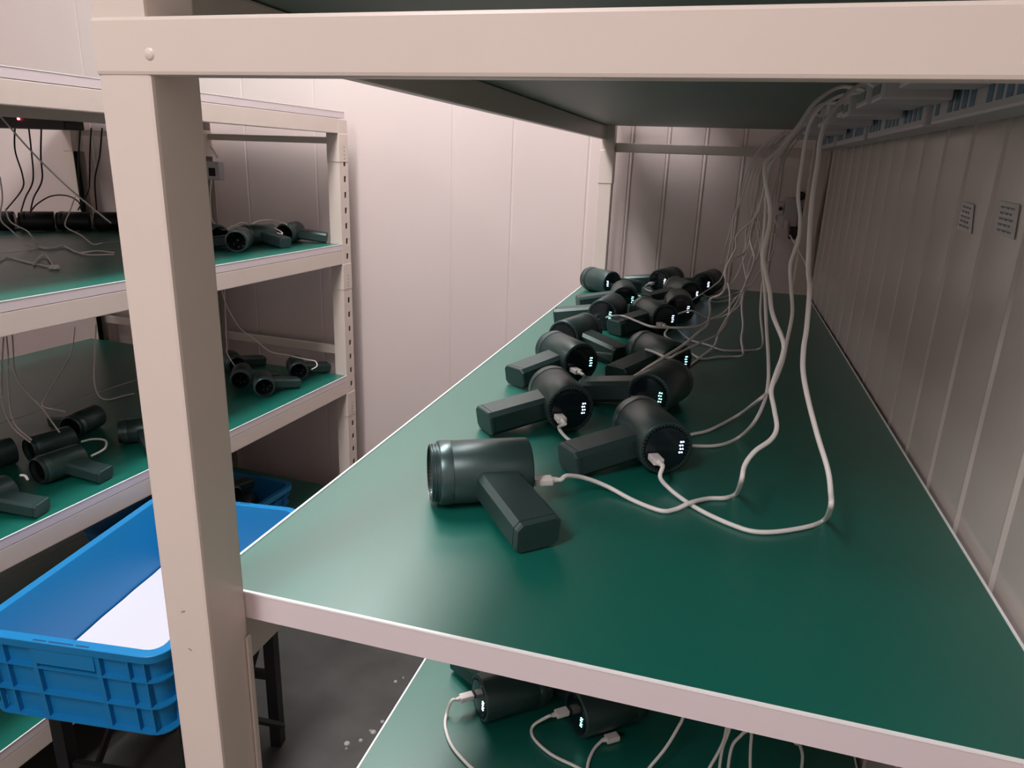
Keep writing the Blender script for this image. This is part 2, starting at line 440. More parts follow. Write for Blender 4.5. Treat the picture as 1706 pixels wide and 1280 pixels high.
G1 = 'dark green hand blowers on the middle shelf of the left rack'
Z1 = .998
for u, v, ang, lab, sg in [
    (404, 402, 115, 'dark green hand blower on the left rack, round mouth facing out, middle shelf', -1),
    (437, 394, 60, 'dark green hand blower lying sideways on the left rack under a white cable', 1),
    (490, 390, 100, 'dark green hand blower at the far end of the middle left shelf', 1),
    (372, 400, 150, 'dark green hand blower on the left rack partly hidden by the thick front post', 1)]:
    P = at(u, v, z=Z1 + BR); blower((P.x - (.11 if u == 372 else .03), P.y + (.10 if u == 372 else .03)), ang, lab, G1, sg, 'led', z=Z1)
G2 = 'dark green hand blowers on the lower shelf of the left rack'
Z2 = .588
for x, y, ang, lab, sg in [
    (-.885, 1.325, 128, 'dark green hand blower with mouth toward the aisle, far part, lower left shelf', 1),
    (-.985, 1.362, 122, 'dark green hand blower tucked behind another on the lower left shelf', 1),
    (-.885, 1.500, 128, 'dark green hand blower farthest along the lower left shelf, cable plugged on its end', 1),
    (-1.10, 1.48, 140, 'dark green hand blower in the dark, far part of the lower left shelf', 1),
    (-1.040, .765, 76, 'dark green hand blower behind the foreground pair, near part of the lower left shelf', -1),
    (-.935, .690, 80, 'dark green hand blower with small white plug, near part, lower left shelf', 1),
    (-.925, .520, 88, 'dark green hand blower closest to the camera on the lower left shelf, handle right', 1),
    (-.925, .905, 40, 'dark green hand blower beside the thick post, near part of the lower left shelf', 1),
    (-1.10, .67, 70, 'dark green hand blower in shadow at the left picture edge, lower left shelf', -1),
    (-1.09, .90, 100, 'dark green hand blower deep in shadow on the lower left shelf', -1)]:
    blower((x, y), ang, lab, G2, sg, 'led', z=Z2)

GB = 'black hand blowers in a row at the back of the middle left shelf'
for i, (x, y, ang, zz) in enumerate([(-1.830, 1.235, 40, 0), (-1.748, 1.300, 36, 0), (-1.668, 1.366, 42, 0), (-1.590, 1.426, 34, 0), (-1.508, 1.488, 38, 0)]):
    blower((x, y), ang, 'black hand blower ' + ['at the left end of the row on the middle left shelf', 'second from the left in the row on the middle left shelf', 'in the middle of the row on the middle left shelf',
        'fourth from the left in the row on the middle left shelf', 'at the right end of the row on the middle left shelf'][i], GB, -1 if ang < 90 else 1, 'devin', z=Z1 + zz, dark=True)

# ------------------------------------------------------------------ crates, stand
def make_crate(name, loc, yaw, W, L, H, label, parent_label=None):
    r = empty(name, loc, (0, 0, yaw), label, 'crate')
    w2, l2 = W / 2, L / 2
    R = [rrect(w2 - .020, l2 - .020, .03, 0), rrect(w2 - .012, l2 - .012, .03, H - .014), rrect(w2 - .001, l2 - .001, .034, H - .014), rrect(w2, l2, .035, H - .001),
         rrect(w2 - .001, l2 - .001, .034, H), rrect(w2 - .016, l2 - .016, .022, H), rrect(w2 - .017, l2 - .017, .02, H - .002), rrect(w2 - .026, l2 - .026, .016, .006), ]
    b = MB().loft(R, M['crate'])
    body = b.build('crate_body', r, sharp=40)
    rb = MB()
    for f in (.02, .34, .66):
        z = H * f; o1 = .012 + .008 * (1 - f)
        rb.loft([rrect(w2 - o1 - .001, l2 - o1 - .001, .03, z - .0012), rrect(w2 - .004 - .005 * (1 - f), l2 - .004 - .005 * (1 - f), .033, z - .0012),
                 rrect(w2 - .004 - .005 * (1 - f), l2 - .004 - .005 * (1 - f), .033, z + .0012), rrect(w2 - o1 - .001, l2 - o1 - .001, .03, z + .0012)], M['crate'], False, False)
    def vr(x, y, along, wd=.0013):
        sg = 1 if (y if along == 'y' else x) > 0 else -1
        e = (l2 if along == 'y' else w2)
        def pt(a, off, z): return (a, sg * (e - off), z) if along == 'y' else (sg * (e - off), a, z)
        c_ = x if along == 'y' else y
        rings = []
        for z, o0, o1 in ((.003, .012, .0195), (H - .013, .004, .0125)):
            rings.append([pt(c_ - wd, o0, z), pt(c_ + wd, o0, z), pt(c_ + wd, o1, z), pt(c_ - wd, o1, z)])
        rb.loft(rings, M['crate'])
    for s in (-1, 1):
        k = -w2 + .045
        for k in (-w2 + .035, -w2 + .062, w2 - .062, w2 - .035):
            vr(k, s * (l2 - .009), 'y')
        for k in (-.055, .055):
            vr(k, s * (l2 - .006), 'y', wd=.004)
        # smooth handle panel in the middle of the short side
        ya, yb = sorted((s * (l2 - .003), s * (l2 - .0145)))
        rb.box(-.051, .051, ya, yb, H - .042, H - .014, M['crate'])
        yy = s * (l2 - .0045)
        for xa, xb in ((-.048, -.026), (-.022, .020), (.024, .046)):
            MB().box(xa, xb, yy - .0016, yy + .0016, H - .004, H + .0003, M['slotshade']).build('rim_slot', body)  # solid block, not cut out; the slot's shade is its colour
        n = int(L / .045)
        for i in range(1, n):
            vr(s * (w2 - .009), -l2 + L * i / n, 'x')
    rb.build('reinforcing_rib', body)
    return r
CY = math.radians(7.4)
CA_W, CA_L, CA_H, CA_Z = .335, .495, .155, .375
nr = Vector((-.389, .339, 0)); ex = Vector((math.cos(CY), math.sin(CY), 0)); ey = Vector((-math.sin(CY), math.cos(CY), 0))
cc = nr - ex * (CA_W / 2) + ey * (CA_L / 2)
CA = make_crate('plastic_crate', (cc.x, cc.y, CA_Z), CY, CA_W, CA_L, CA_H, 'large bright blue crate on the black stand, holding only a white sheet')
sh = MB()
T = Matrix.Translation((cc.x, cc.y, CA_Z)) @ Matrix.Rotation(CY, 4, 'Z')
N = 14; w_, l_ = CA_W / 2 - .029, CA_L / 2 - .029
g = [[sh.bm.verts.new(T @ Vector((-w_ + 2 * w_ * i / N, -l_ + 2 * l_ * j / N, .0115 + .0012 * math.sin(i * 1.9 + j * .7) * math.cos(j * 1.3)))) for j in range(N + 1)] for i in range(N + 1)]
g2 = [[sh.bm.verts.new(v.co - Vector((0, 0, .002))) for v in row] for row in g]
for i in range(N):
    for j in range(N):
        sh.bm.faces.new((g[i][j], g[i + 1][j], g[i + 1][j + 1], g[i][j + 1])).material_index = sh.mi(M['sheet'])
        sh.bm.faces.new((g2[i][j], g2[i][j + 1], g2[i + 1][j + 1], g2[i + 1][j]))
for i in range(N):
    for (a, b) in (((i, 0), (i + 1, 0)), ((i, N), (i + 1, N)), ((0, i), (0, i + 1)), ((N, i), (N, i + 1))):
        sh.bm.faces.new((g[a[0]][a[1]], g[b[0]][b[1]], g2[b[0]][b[1]], g2[a[0]][a[1]]))
tag(sh.build('foam_sheet'), 'white soft sheet lining the bottom of the large blue crate', 'sheet')

CB_L, CB_W, CB_H, CB_Z = .48, .34, .085, .190
ca = -LYAW + 0.0
cbr = Vector((-.846, 1.400, 0)); bx = Vector((math.cos(ca), math.sin(ca), 0)); by = Vector((-math.sin(ca), math.cos(ca), 0))
cb = cbr - bx * (CB_W / 2) - by * (CB_L / 2)
CB = make_crate('plastic_crate', (cb.x, cb.y, CB_Z + .0008), ca, CB_W, CB_L, CB_H, 'blue crate on the bottom left shelf, heaped with dark hand blowers')
GC = 'dark hand blowers heaped in the blue crate on the bottom shelf'
k = 0
for (dxx, dyy, rz, zz) in [(.06, .13, 20, .007), (-.085, .13, 200, .007), (.05, .0, 10, .007), (-.092, .0, 175, .007), (.045, -.13, 35, .007), (-.09, -.135, 180, .007)]:
    q = cb + bx * dxx + by * dyy
    blower((q.x, q.y), rz + 90, ['dark hand blower in the far right of the filled blue crate', 'dark hand blower in the far left of the filled blue crate', 'dark hand blower at the middle right of the filled blue crate',
            'dark hand blower at the middle left of the filled blue crate', 'dark hand blower in the near right of the filled blue crate', 'dark hand blower in the near left of the filled blue crate'][k], GC, 1 if k % 2 else -1, 'devin', z=CB_Z + zz)
    k += 1
for (dxx, dyy, rz, zz) in [(.03, .09, 70, .066), (-.04, .03, 250, .066)]:
    q = cb + bx * dxx + by * dyy
    blower((q.x, q.y), rz + 90, ['topmost dark hand blower in the filled blue crate, mouth facing the aisle', 'dark hand blower lying across the heap in the filled blue crate'][k - 6], GC, 1, 'devin', z=CB_Z + zz)
    k += 1

ST = empty('metal_stand', (cc.x, cc.y, 0), (0, 0, CY), 'black steel stand with crossed braces under the large blue crate', 'stand')
sx, sy = .125, .145
def sb(a, b, r, name): return MB().tube([a, b], r, M['blackm'], 4).build(name, ST, sharp=20)
MB().box(-sx - .012, sx + .012, -sy - .012, sy + .012, CA_Z - .022, CA_Z - .0005, M['blackm'], .002).build('top_frame', ST)
for a in (-1, 1):
    for b in (-1, 1):
        MB().box(a * sx - .012, a * sx + .012, b * sy - .012, b * sy + .012, 0, CA_Z - .022, M['blackm'], .001).build('leg', ST)
    sb((a * sx, -sy, .05), (a * sx, sy, .35), .007, 'brace'); sb((a * sx + .014 * a, sy, .05), (a * sx + .014 * a, -sy, .35), .007, 'brace')
    MB().box(-sx + .0125, sx - .0125, a * sy - .006, a * sy + .006, .17, .19, M['blackm'], .001).build('crossbar', ST)

# ------------------------------------------------------------------ power strips under the upper shelf
HUBP = {}
def usb_hub(y0, y1, label, x0=.522, x1=.556, z0=1.302, z1=1.3485):
    r = empty('charging_strip', ((x0 + x1) / 2, (y0 + y1) / 2, z0), label=label, cat='charging strip', group='white charging strips under the upper shelf')
    L = (y1 - y0) / 2; W = (x1 - x0) / 2; H = z1 - z0
    MB().box(-W, W, -L, L, 0, H, M['white'], .003).build('housing', r)
    n = max(4, int(2 * L / .022))
    for i in range(n):
        y = -L + .02 + (2 * L - .04) * i / (n - 1)
        if i % 5 == 4: continue
        if 'port' not in HUBP: HUBP['port'] = MB().box(-.0006, .0002, -.0065, .0065, .008, H - .018, M['blue']).build('charging_port', r)
        else:
            c_ = HUBP['port'].copy(); COL.objects.link(c_); c_.parent = r
        (HUBP['port'] if i == 0 and len(HUBP) == 1 and 'done' not in HUBP else c_).location = (-W, y, 0)
        HUBP['done'] = 1
    MB().lathe([(-W - .0012, .0016), (-W + .0002, .0018)], M['ledr'], 'x', 10, (0, L * .85, H - .01), cap0=True).build('power_light', r)
    # mounting tab
    MB().box(-W + .004, W - .004, -L - .008, -L + .002, H - .006, H, M['white']).build('mounting_tab', r)
    return r
usb_hub(.10, .47, 'white charging strip nearest the camera, red light, under the upper shelf')
usb_hub(.50, .83, 'white charging strip second from the camera with blue ports, against the right wall')
usb_hub(.86, 1.17, 'white charging strip third from the camera, above the cable bundle')
usb_hub(1.20, 1.50, 'white charging strip farthest from the camera, beside the far post')
for i, (y, x, l, zz) in enumerate([(.30, .494, .030, 1.322), (.405, .490, .026, 1.318), (.52, .494, .034, 1.322), (.60, .486, .022, 1.316), (.68, .494, .03, 1.322), (.79, .488, .024, 1.317), (.90, .494, .03, 1.321), (1.03, .490, .026, 1.317), (1.16, .494, .03, 1.321), (1.30, .488, .024, 1.318)]):
    x = .478 if i % 2 else .482
    t = empty('power_adapter', (x, y, zz), label='white power adapter block plugged along the charging strips, ' + ['nearest the camera', 'second from the camera', 'third from the camera', 'fourth from the camera', 'fifth from the camera',
        'sixth from the camera', 'seventh from the camera', 'eighth from the camera', 'ninth from the camera', 'farthest back'][i], cat='power adapter', group='white adapter blocks on the charging strips')
    MB().box(-.02, .0385, -l, l, 0, 1.3495 - zz, M['white'], .0025).build('housing', t)
    MB().box(-.021, -.0198, -l * .7, l * .7, .006, .014, M['under']).build('socket_face', t)

# ------------------------------------------------------------------ cables
def cable_pts(lst):
    """lst of (u, v, key, val) or (u, v); unkeyed points interpolate their distance between keyed neighbours"""
    n = len(lst); dep = [None] * n
    fwd = CR @ Vector((0, 1, 0))
    for i, q in enumerate(lst):
        if len(q) == 4:
            P = at(q[0], q[1], **{q[2]: q[3]}); dep[i] = (P - CAM).dot(fwd)
    ks = [i for i in range(n) if dep[i] is not None]
    out = []
    for i, q in enumerate(lst):
        if dep[i] is None:
            a = max([k for k in ks if k < i], default=ks[0]); b = min([k for k in ks if k > i], default=ks[-1])
            t = (i - a) / (b - a) if b > a else 0
            d = 1 / ((1 - t) / dep[a] + t / dep[b])
        else: d = dep[i]
        v = CR @ Vector(((q[0] - 853) / F_PX, 1, -(q[1] - 640) / F_PX))
        out.append(CAM + v * d)
    return out
def plug_mesh(r):
    """usb plug, tip towards +Y, origin where the cord enters"""
    o = MB().box(-.0055, .0055, .005, .0225, -.0034, .0034, M['plug'], .0015)
    o.lathe([(0, .0024), (.0055, .0033)], M['plug'], 'y', 12, cap0=True, cap1=True)
    p = o.build('plug', r)
    MB().box(-.0040, .0040, .0225, .0285, -.0012, .0012, M['tip'], .0005).build('plug_tip', p)
    return p
def aim(o, P, d):
    d = Vector(d).normalized(); o.location = P
    z = Vector((0, 0, 1)); x = d.cross(z).normalized(); z = x.cross(d)
    o.rotation_euler = Matrix((x, d, z)).transposed().to_euler()
def cable(pts, label, group, r=.0019, plug=None, m='cord', cat='cable', name='charging_cable', lift=None, ref=None):
    """pts world points; plug: direction at the first point (towards the socket)"""
    P = smooth(pts, 7)
    e = empty(name, pts[0], label=label, cat=cat, group=group)
    inv = Matrix.Translation(-Vector(pts[0]))
    MB().tube(P, r, M[m], 8).build('cord', e, T=inv, sharp=60)
    if plug is not None:
        pl = plug_mesh(e); aim(pl, (0, 0, 0), plug)
    return e
def dirang(a, dz=0): return Vector((math.cos(math.radians(a)), math.sin(math.radians(a)), dz))
def port(i, side=1):
    pos, ang, lab, sg, ld = MAIN[i]
    a = math.radians(ang); d = Vector((math.cos(a), math.sin(a), 0)); rt = Vector((d.y, -d.x, 0))
    return Vector((pos[0], pos[1], .950 + BR - .006)) + d * .0430 + rt * sg * .0150, d
S0 = .9525
GW = 'white charging cables hanging to the main shelf'
def hung(i, lst, label, r=.0019):
    """cable plugged into blower i: starts at its port, then follows lst"""
    P, d = port(i)
    st = P + d * .0245
    Q = cable_pts(lst); k = min(.012, (Q[0] - st).length * .3)
    E_ = Q[-1]; Q.append(Vector((max(.462, E_.x + .012), E_.y, 1.338)))
    pts = [st, st + d * k] + Q
    return cable(pts, label, GW, r, plug=-d)
TOP = 1.334
hung(0, [(945, 793, 'z', .974), (975, 797, 'z', .966), (1012, 811, 'z', .957), (1055, 834, 'z', S0), (1100, 851, 'z', S0), (1125, 849, 'z', S0), (1150, 838, 'z', S0 + .0035), (1180, 831, 'z', S0), (1208, 830, 'z', S0), (1226, 823, 'z', S0),
         (1235, 802, 'y', .225), (1241, 775), (1258, 752), (1284, 733), (1294, 713), (1290, 683), (1285, 651), (1294, 620), (1303, 595), (1305, 570), (1287, 523), (1282, 485), (1276, 455), (1272, 424), (1282, 376), (1283, 344), (1275, 299), (1276, 270), (1298, 248), (1330, 210), (1358, 171), (1399, 145, 'z', 1.341)],
     'white charging cable plugged into the frontmost blower, snaking across the shelf front', .0022)
hung(1, [(1100, 796, 'z', .964), (1116, 815, 'z', .955), (1143, 836, 'z', S0), (1179, 857, 'z', S0), (1225, 877, 'z', S0), (1257, 886, 'z', S0), (1297, 886, 'z', S0), (1349, 877, 'z', S0), (1374, 866, 'z', S0),
         (1384, 845, 'y', .185), (1384, 820), (1379, 782), (1362, 726), (1346, 664), (1338, 618), (1339, 580), (1344, 546), (1349, 480), (1347, 440), (1352, 344), (1362, 274), (1371, 216), (1397, 172), (1437, 138, 'z', 1.341)],
     'white charging cable making the big loop nearest the shelf front', .0022)
hung(2, [(931, 713, 'z', .962), (948, 733, 'z', .955), (985, 752, 'z', S0 + .0005), (1040, 762, 'z', S0 + .0005), (1105, 752, 'z', S0 + .002), (1144, 727, 'z', S0), (1182, 717, 'z', S0), (1231, 691, 'z', .957), (1262, 668, 'y', .44), (1279, 654), (1290, 638), (1304, 603), (1311, 569), (1320, 523), (1318, 480), (1317, 440), (1330, 402), (1333, 363), (1330, 325), (1336, 274), (1346, 216), (1365, 181), (1399, 160, 'z', TOP)],
     'white charging cable passing behind the second blower, upper one of the pair curving right', .002)
hung(4, [(1040, 690, 'z', .957), (1060, 725, 'z', S0 + .0005), (1105, 738, 'z', S0), (1152, 743, 'z', S0), (1198, 742, 'z', S0), (1231, 729, 'z', S0), (1257, 703, 'y', .42), (1274, 667), (1280, 634), (1280, 595), (1277, 546), (1274, 480), (1270, 440), (1272, 402), (1275, 360), (1277, 320), (1280, 285), (1303, 250), (1335, 210), (1365, 176, 'z', TOP)],
     'white charging cable passing behind the second blower, lower one of the pair curving right', .002)
hung(3, [(968, 624, 'z', .965), (985, 632, 'z', .957), (1003, 638, 'z', S0), (1026, 637, 'z', .955), (1050, 630, 'z', .968), (1066, 621, 'z', .985), (1073, 616, 'z', 1.0), (1108, 594, 'z', 1.016), (1141, 573, 'z', 1.016), (1165, 553, 'z', 1.006), (1178, 542, 'y', .95), (1183, 519), (1183, 499), (1200, 491), (1209, 476), (1210, 446), (1226, 414), (1228, 392), (1260, 358), (1273, 313), (1279, 281), (1310, 240), (1345, 196, 'z', TOP)],
     'white charging cable from the third blower at the left edge, draped to the right')
def free(lst, label, r=.0018, group=GW, m='cord', plugdir=None, cat='cable', name='charging_cable'):
    return cable(cable_pts(lst), label, group, r, plug=plugdir, m=m, cat=cat, name=name)
hung(5, [(1120, 625, 'z', .955), (1135, 620, 'z', S0), (1166, 596, 'z', S0), (1190, 576, 'z', .958), (1198, 553, 'y', .93), (1212, 529), (1230, 500), (1243, 470), (1257, 430), (1250, 395), (1262, 352), (1273, 300), (1288, 262), (1318, 226, 'z', TOP)],
     'white charging cable ending behind the middle blower of the right row')
free([(988, 588, 'z', .985), (1036, 591, 'z', .962), (1061, 581, 'z', .968), (1085, 585, 'z', 1.003), (1113, 596, 'z', 1.014), (1132, 587, 'z', 1.014), (1178, 566, 'z', .99), (1198, 555, 'y', .95), (1213, 529), (1216, 499), (1214, 477), (1207, 454), (1223, 432), (1242, 419), (1243, 387), (1252, 361), (1262, 320), (1268, 286), (1290, 240, 'z', 1.31)],
     'white charging cable arched over the handles in the middle of the group')
hung(8, [(1005, 531, 'z', .97), (1018, 527, 'z', .985), (1039, 527, 'z', .985), (1060, 535, 'z', 1.0), (1084, 544, 'z', 1.014), (1111, 546, 'z', 1.014), (1143, 546, 'z', 1.014), (1168, 542, 'z', 1.0), (1182, 533, 'y', 1.0), (1206, 521), (1226, 497), (1238, 483), (1252, 450), (1266, 415), (1262, 376), (1272, 330), (1283, 285), (1312, 236, 'z', TOP)],
     'white charging cable from the blower with cyan dots, crossing the middle of the group')
hung(7, [(1108, 559, 'z', .975), (1130, 573, 'z', .965), (1150, 588, 'z', S0 + .0005), (1169, 598, 'z', S0), (1198, 595, 'z', S0), (1231, 594, 'z', S0), (1238, 588, 'y', .80), (1235, 565), (1238, 542), (1236, 506), (1244, 467), (1257, 435), (1250, 400), (1260, 366), (1271, 318), (1279, 273), (1305, 244, 'z', TOP - .01)],
     'white charging cable lying flat right of the group, lower of the two flat ones')
free([(1130, 550, 'z', .956), (1149, 566, 'z', S0), (1179, 575, 'z', S0), (1205, 584, 'z', S0), (1238, 584, 'z', S0), (1264, 582, 'z', S0), (1271, 569, 'y', .86), (1267, 523), (1269, 480), (1272, 455), (1268, 405), (1282, 345), (1296, 290), (1310, 250), (1330, 222, 'z', TOP - .005)],
     'white charging cable lying flat right of the group, upper of the two flat ones')
hung(14, [(1152, 518, 'z', .985), (1176, 529, 'z', .97), (1200, 529, 'z', .965), (1229, 512, 'y', 1.12), (1238, 489), (1244, 470), (1238, 430), (1246, 395), (1262, 340), (1274, 290), (1296, 250, 'z', TOP - .01)],
     'white charging cable to the squeezed blower in the right row')
hung(11, [(1150, 502, 'z', .975), (1164, 493, 'z', .985), (1189, 476, 'y', 1.28), (1204, 459), (1218, 403), (1222, 366), (1236, 331), (1250, 285), (1272, 245), (1296, 226, 'z', TOP - .01)],
     'leftmost hanging white charging cable, reaching the blower with bright white dots', .0015)
hung(13, [(1162, 486, 'z', .98), (1189, 497, 'z', .965), (1221, 490, 'z', .958), (1250, 476, 'y', 1.30), (1264, 455), (1286, 425), (1292, 380), (1297, 330), (1303, 285), (1316, 250, 'z', TOP - .01)],
     'white charging cable to the blower in the last row right', .0015)
hung(12, [(1074, 478, 'z', .962), (1078, 483, 'z', .957), (1092, 487, 'z', .962), (1118, 494, 'z', .957), (1148, 500, 'z', .955), (1168, 497, 'z', .957), (1200, 488, 'z', .957), (1222, 468, 'y', 1.40), (1236, 440), (1248, 405), (1256, 360), (1266, 300), (1283, 258), (1302, 232, 'z', TOP - .01)],
     'white charging cable looping to the blower in the last row left', .0015)
hung(10, [(1034, 482, 'z', .957), (1052, 490, 'z', .955), (1085, 497, 'z', .957), (1110, 500, 'z', .957), (1170, 500, 'z', .957), (1195, 503, 'z', .957), (1225, 496, 'z', .958), (1242, 474, 'y', 1.36), (1248, 440), (1262, 400), (1270, 350), (1280, 300), (1292, 262), (1310, 234, 'z', TOP - .01)],
     'white charging cable to the blower at the far left corner', .0015)
free([(1200, 440, 'y', 1.5), (1212, 400), (1222, 360), (1232, 335), (1240, 300), (1256, 262), (1276, 238), (1300, 222, 'z', 1.33)], 'thin white cable falling outermost left in front of the far wall panels', .0013)
free([(1322, 488, 'y', 1.5), (1316, 470), (1319, 430), (1328, 396), (1334, 392, 'y', 1.6)], 'short white cable hanging from the black plug on the wall box', .0018)
free([(1349, 460, 'y', 1.5), (1340, 435), (1325, 408), (1316, 392, 'y', 1.62)], 'short white cable slanting down right from the wall box', .0018)
# thin bundle of leads right under the shelf
for i, (a, b) in enumerate([(1246, 300), (1252, 318), (1258, 290), (1262, 330), (1290, 330)]):
    free([(a + 6, 400 - i * 5, 'y', 1.45 - i * .05), (a, 360), (a + 2, 320), (a + 12, 280), (a + 30, 245), (a + 50, 224, 'z', 1.335)],
         'thin pale lead in the bundle under the shelf corner, ' + ['outermost left', 'second from the left', 'third from the left', 'fourth from the left', 'innermost'][i], .0011)

# lower shelf cables
GLC = 'white charging cables on the lower shelf of the main rack'
L0 = .5765
def low(lst, label, pd=None, r=.002): return free(lst, label, r, GLC, plugdir=pd)
a2 = math.radians(-140); d2 = Vector((math.cos(a2), math.sin(a2), 0)); r2 = Vector((d2.y, -d2.x, 0))
for (px, py), pl, lab in (((.140, .360), [(744, 1190, 'z', .5775), (742, 1212, 'z', L0), (752, 1242, 'z', L0), (775, 1270, 'z', L0), (800, 1292, 'z', L0)], 'white charging cable plugged into the left blower on the lower shelf'),
                          ((.262, .372), [(888, 1210, 'z', .5775), (889, 1230, 'z', L0), (918, 1257, 'z', L0), (960, 1278, 'z', L0), (1000, 1300, 'z', L0)], 'white charging cable plugged into the right blower on the lower shelf')):
    P = Vector((px, py, .574 + BR - .006)) + d2 * .0430 + r2 * .0150
    cable([P + d2 * .0245, P + d2 * .031] + cable_pts(pl), lab, GLC, .002, plug=-d2)
low([(1003, 1234, 'z', .579), (990, 1248, 'z', L0), (981, 1268, 'z', L0), (978, 1290, 'z', L0), (980, 1310, 'z', L0)], 'white charging cable with a loose bare plug lying on the lower shelf', Vector((.8, .6, 0)))
for i, l in enumerate([[(1142, 1185), (1130, 1212), (1108, 1248), (1080, 1282), (1070, 1300)], [(1216, 1195), (1207, 1230), (1196, 1255), (1170, 1300)], [(1222, 1195), (1212, 1225), (1203, 1250), (1196, 1300)],
                       [(1255, 1200), (1236, 1224), (1219, 1246), (1210, 1300)], [(1253, 1200), (1252, 1225), (1250, 1255), (1250, 1300)], [(1325, 1220), (1333, 1243), (1337, 1262), (1333, 1300)]]):
    ks = [(*l[0], 'y', .33)] + [(*q,) for q in l[1:-1]] + [(*l[-1], 'z', L0 + .002 + .0005 * i)]
    pts = cable_pts(ks); p0 = pts[0]
    pts = [Vector((.505, p0.y + .13 + .012 * i, .925)), Vector(((p0.x * .35 + .505 * .65), p0.y + .085, .90)), Vector((p0.x + .02, p0.y + .03, p0.z + .09))] + pts
    cable(pts, 'white cable coming down to the lower shelf, ' + ['farthest left one', 'second from the left', 'third from the left', 'fourth from the left', 'fifth, falling straight', 'farthest right, thin'][i], GLC, .0018)

# ------------------------------------------------------------------ left rack cables and boxes
GLW = 'pale cables on the left racks'
GLK = 'black cables on the left racks'
hubk = at(75, 205, y=1.28)
t = empty('black_charging_strip', (-1.52, 1.25, 1.2905), (0, 0, -LYAW), 'black charging strip under the top shelf of the left racks, red light', 'charging strip')
MB().box(-.28, .17, -.03, .03, 0, .035, M['black'], .004).build('housing', t)
pr_ = at(28, 184, y=1.215)
MB().lathe([(-.034, .003), (-.030, .003)], M['ledr'], 'y', 10, (pr_.x + 1.52, 0, .024), cap0=True, cap1=True).build('power_light', t)
MB().box(-.28, -.24, -.02, .02, .035, .0602, M['black']).build('mounting_tab', t)
def left(lst, label, r=.0018, m='cord', grp=None): return free(lst, label, r, grp or (GLK if m == 'cordk' else GLW), m)
for i, l in enumerate([
    [(25, 204), (25, 250), (37, 290), (37, 315), (10, 350)],
    [(47, 206), (52, 250), (55, 300), (42, 330), (34, 356)],
    [(69, 207), (68, 260), (70, 300), (56, 330), (50, 356)],
    [(134, 210), (131, 260), (132, 300), (135, 350)],
    [(152, 214), (150, 250), (149, 300), (147, 318), (130, 350)],
    [(170, 214), (166, 260), (158, 300), (161, 350)]]):
    y0, y1 = (1.26, 1.40) if i < 3 else (1.33, 1.50)
    ks = [(*l[0], 'y', y0)] + [(*q,) for q in l[1:-1]] + [(*l[-1], 'y', y1)]
    left(ks, 'black cable hanging to the black blowers, ' + ['farthest left', 'second from the left', 'third from the left', 'fourth from the left', 'fifth from the left', 'nearest the thick post'][i], .0022, 'cordk')
left([(50, 354, 'y', 1.33), (62, 340), (85, 327), (110, 326), (128, 334), (136, 345, 'y', 1.4)], 'black cable arching sideways over the black blowers', .002, 'cordk')
left([(0, 193, 'y', 1.15), (50, 250), (100, 300), (140, 335), (185, 372, 'y', 1.3)], 'grey cable stretched diagonally across the upper left bay', .0022)
left([(0, 295, 'y', .95), (4, 330), (1, 365), (20, 385), (45, 408), (65, 412, 'z', 1.001), (80, 415, 'z', 1.001), (108, 412, 'z', 1.001), (140, 424, 'z', 1.001), (190, 424, 'z', 1.001)], 'pale cable running along the middle left shelf, lower of two')
left([(9, 348, 'y', 1.0), (18, 370), (45, 385), (58, 402), (66, 411, 'z', 1.004), (85, 414, 'z', 1.004), (106, 410, 'z', 1.004), (130, 421, 'z', 1.004), (160, 418, 'z', 1.004), (190, 421, 'z', 1.004)], 'pale cable running along the middle left shelf, upper of two')
left([(125, 328, 'y', 1.3), (118, 348), (109, 370), (112, 380), (135, 392), (155, 407, 'z', 1.001), (170, 405, 'z', 1.001)], 'grey cable dropping from the diagonal one onto the middle left shelf', .0017)
left([(79, 444, 'z', 1.001), (60, 440, 'z', 1.001), (35, 434, 'z', 1.001), (12, 429, 'z', 1.001), (0, 434, 'z', 1.001), (-20, 440, 'z', 1.001)], 'white cable coiled to a knot near the middle left shelf edge', .0018)
left([(55, 440, 'z', 1.0035), (64, 430, 'z', 1.0035), (74, 425, 'z', 1.0035), (82, 432, 'z', 1.0035), (90, 445, 'z', 1.0035)], 'white cable end bent back over the knot on the middle left shelf', .0018)
P = at(90, 444, z=1.004)
kn = empty('cable_connector', (P.x, P.y, .9985), (0, 0, .4), 'white connector knotted at the end of the cable on the middle left shelf', 'connector')
MB().box(-.009, .009, -.006, .006, 0, .009, M['plug'], .002).build('housing', kn)
MB().box(.002, .008, -.013, -.0062, .001, .007, M['plug'], .001).build('plug_tip', kn)
left([(352, 300, 'y', 1.5), (350, 330), (352, 360), (357, 372), (372, 383, 'y', 1.35), (388, 377), (402, 371), (411, 373), (405, 377), (385, 376, 'y', 1.4)], 'white cable with a small loop behind the blowers on the middle left shelf', .0016)
left([(420, 373, 'z', 1.062), (432, 368, 'z', 1.064), (455, 367, 'z', 1.064), (478, 374, 'z', 1.062)], 'white cable arching over the sideways blower on the left rack', .0016)
left([(457, 380, 'z', 1.05), (468, 386, 'z', 1.045), (470, 390, 'z', 1.04), (462, 388, 'z', 1.04)], 'short white cable hook at the end of the sideways blower', .0016)
left([(368, 480, 'y', 1.5), (378, 510), (400, 547), (424, 565), (450, 586), (480, 592), (510, 599), (525, 602), (528, 610), (519, 616, 'z', .63)], 'white cable swooping to the farthest blower on the lower left shelf', .0018)
left([(374, 480, 'y', 1.55), (376, 540), (378, 575), (379, 590), (393, 613, 'z', .62)], 'white cable dropping beside the thick post to the lower left shelf', .0016)
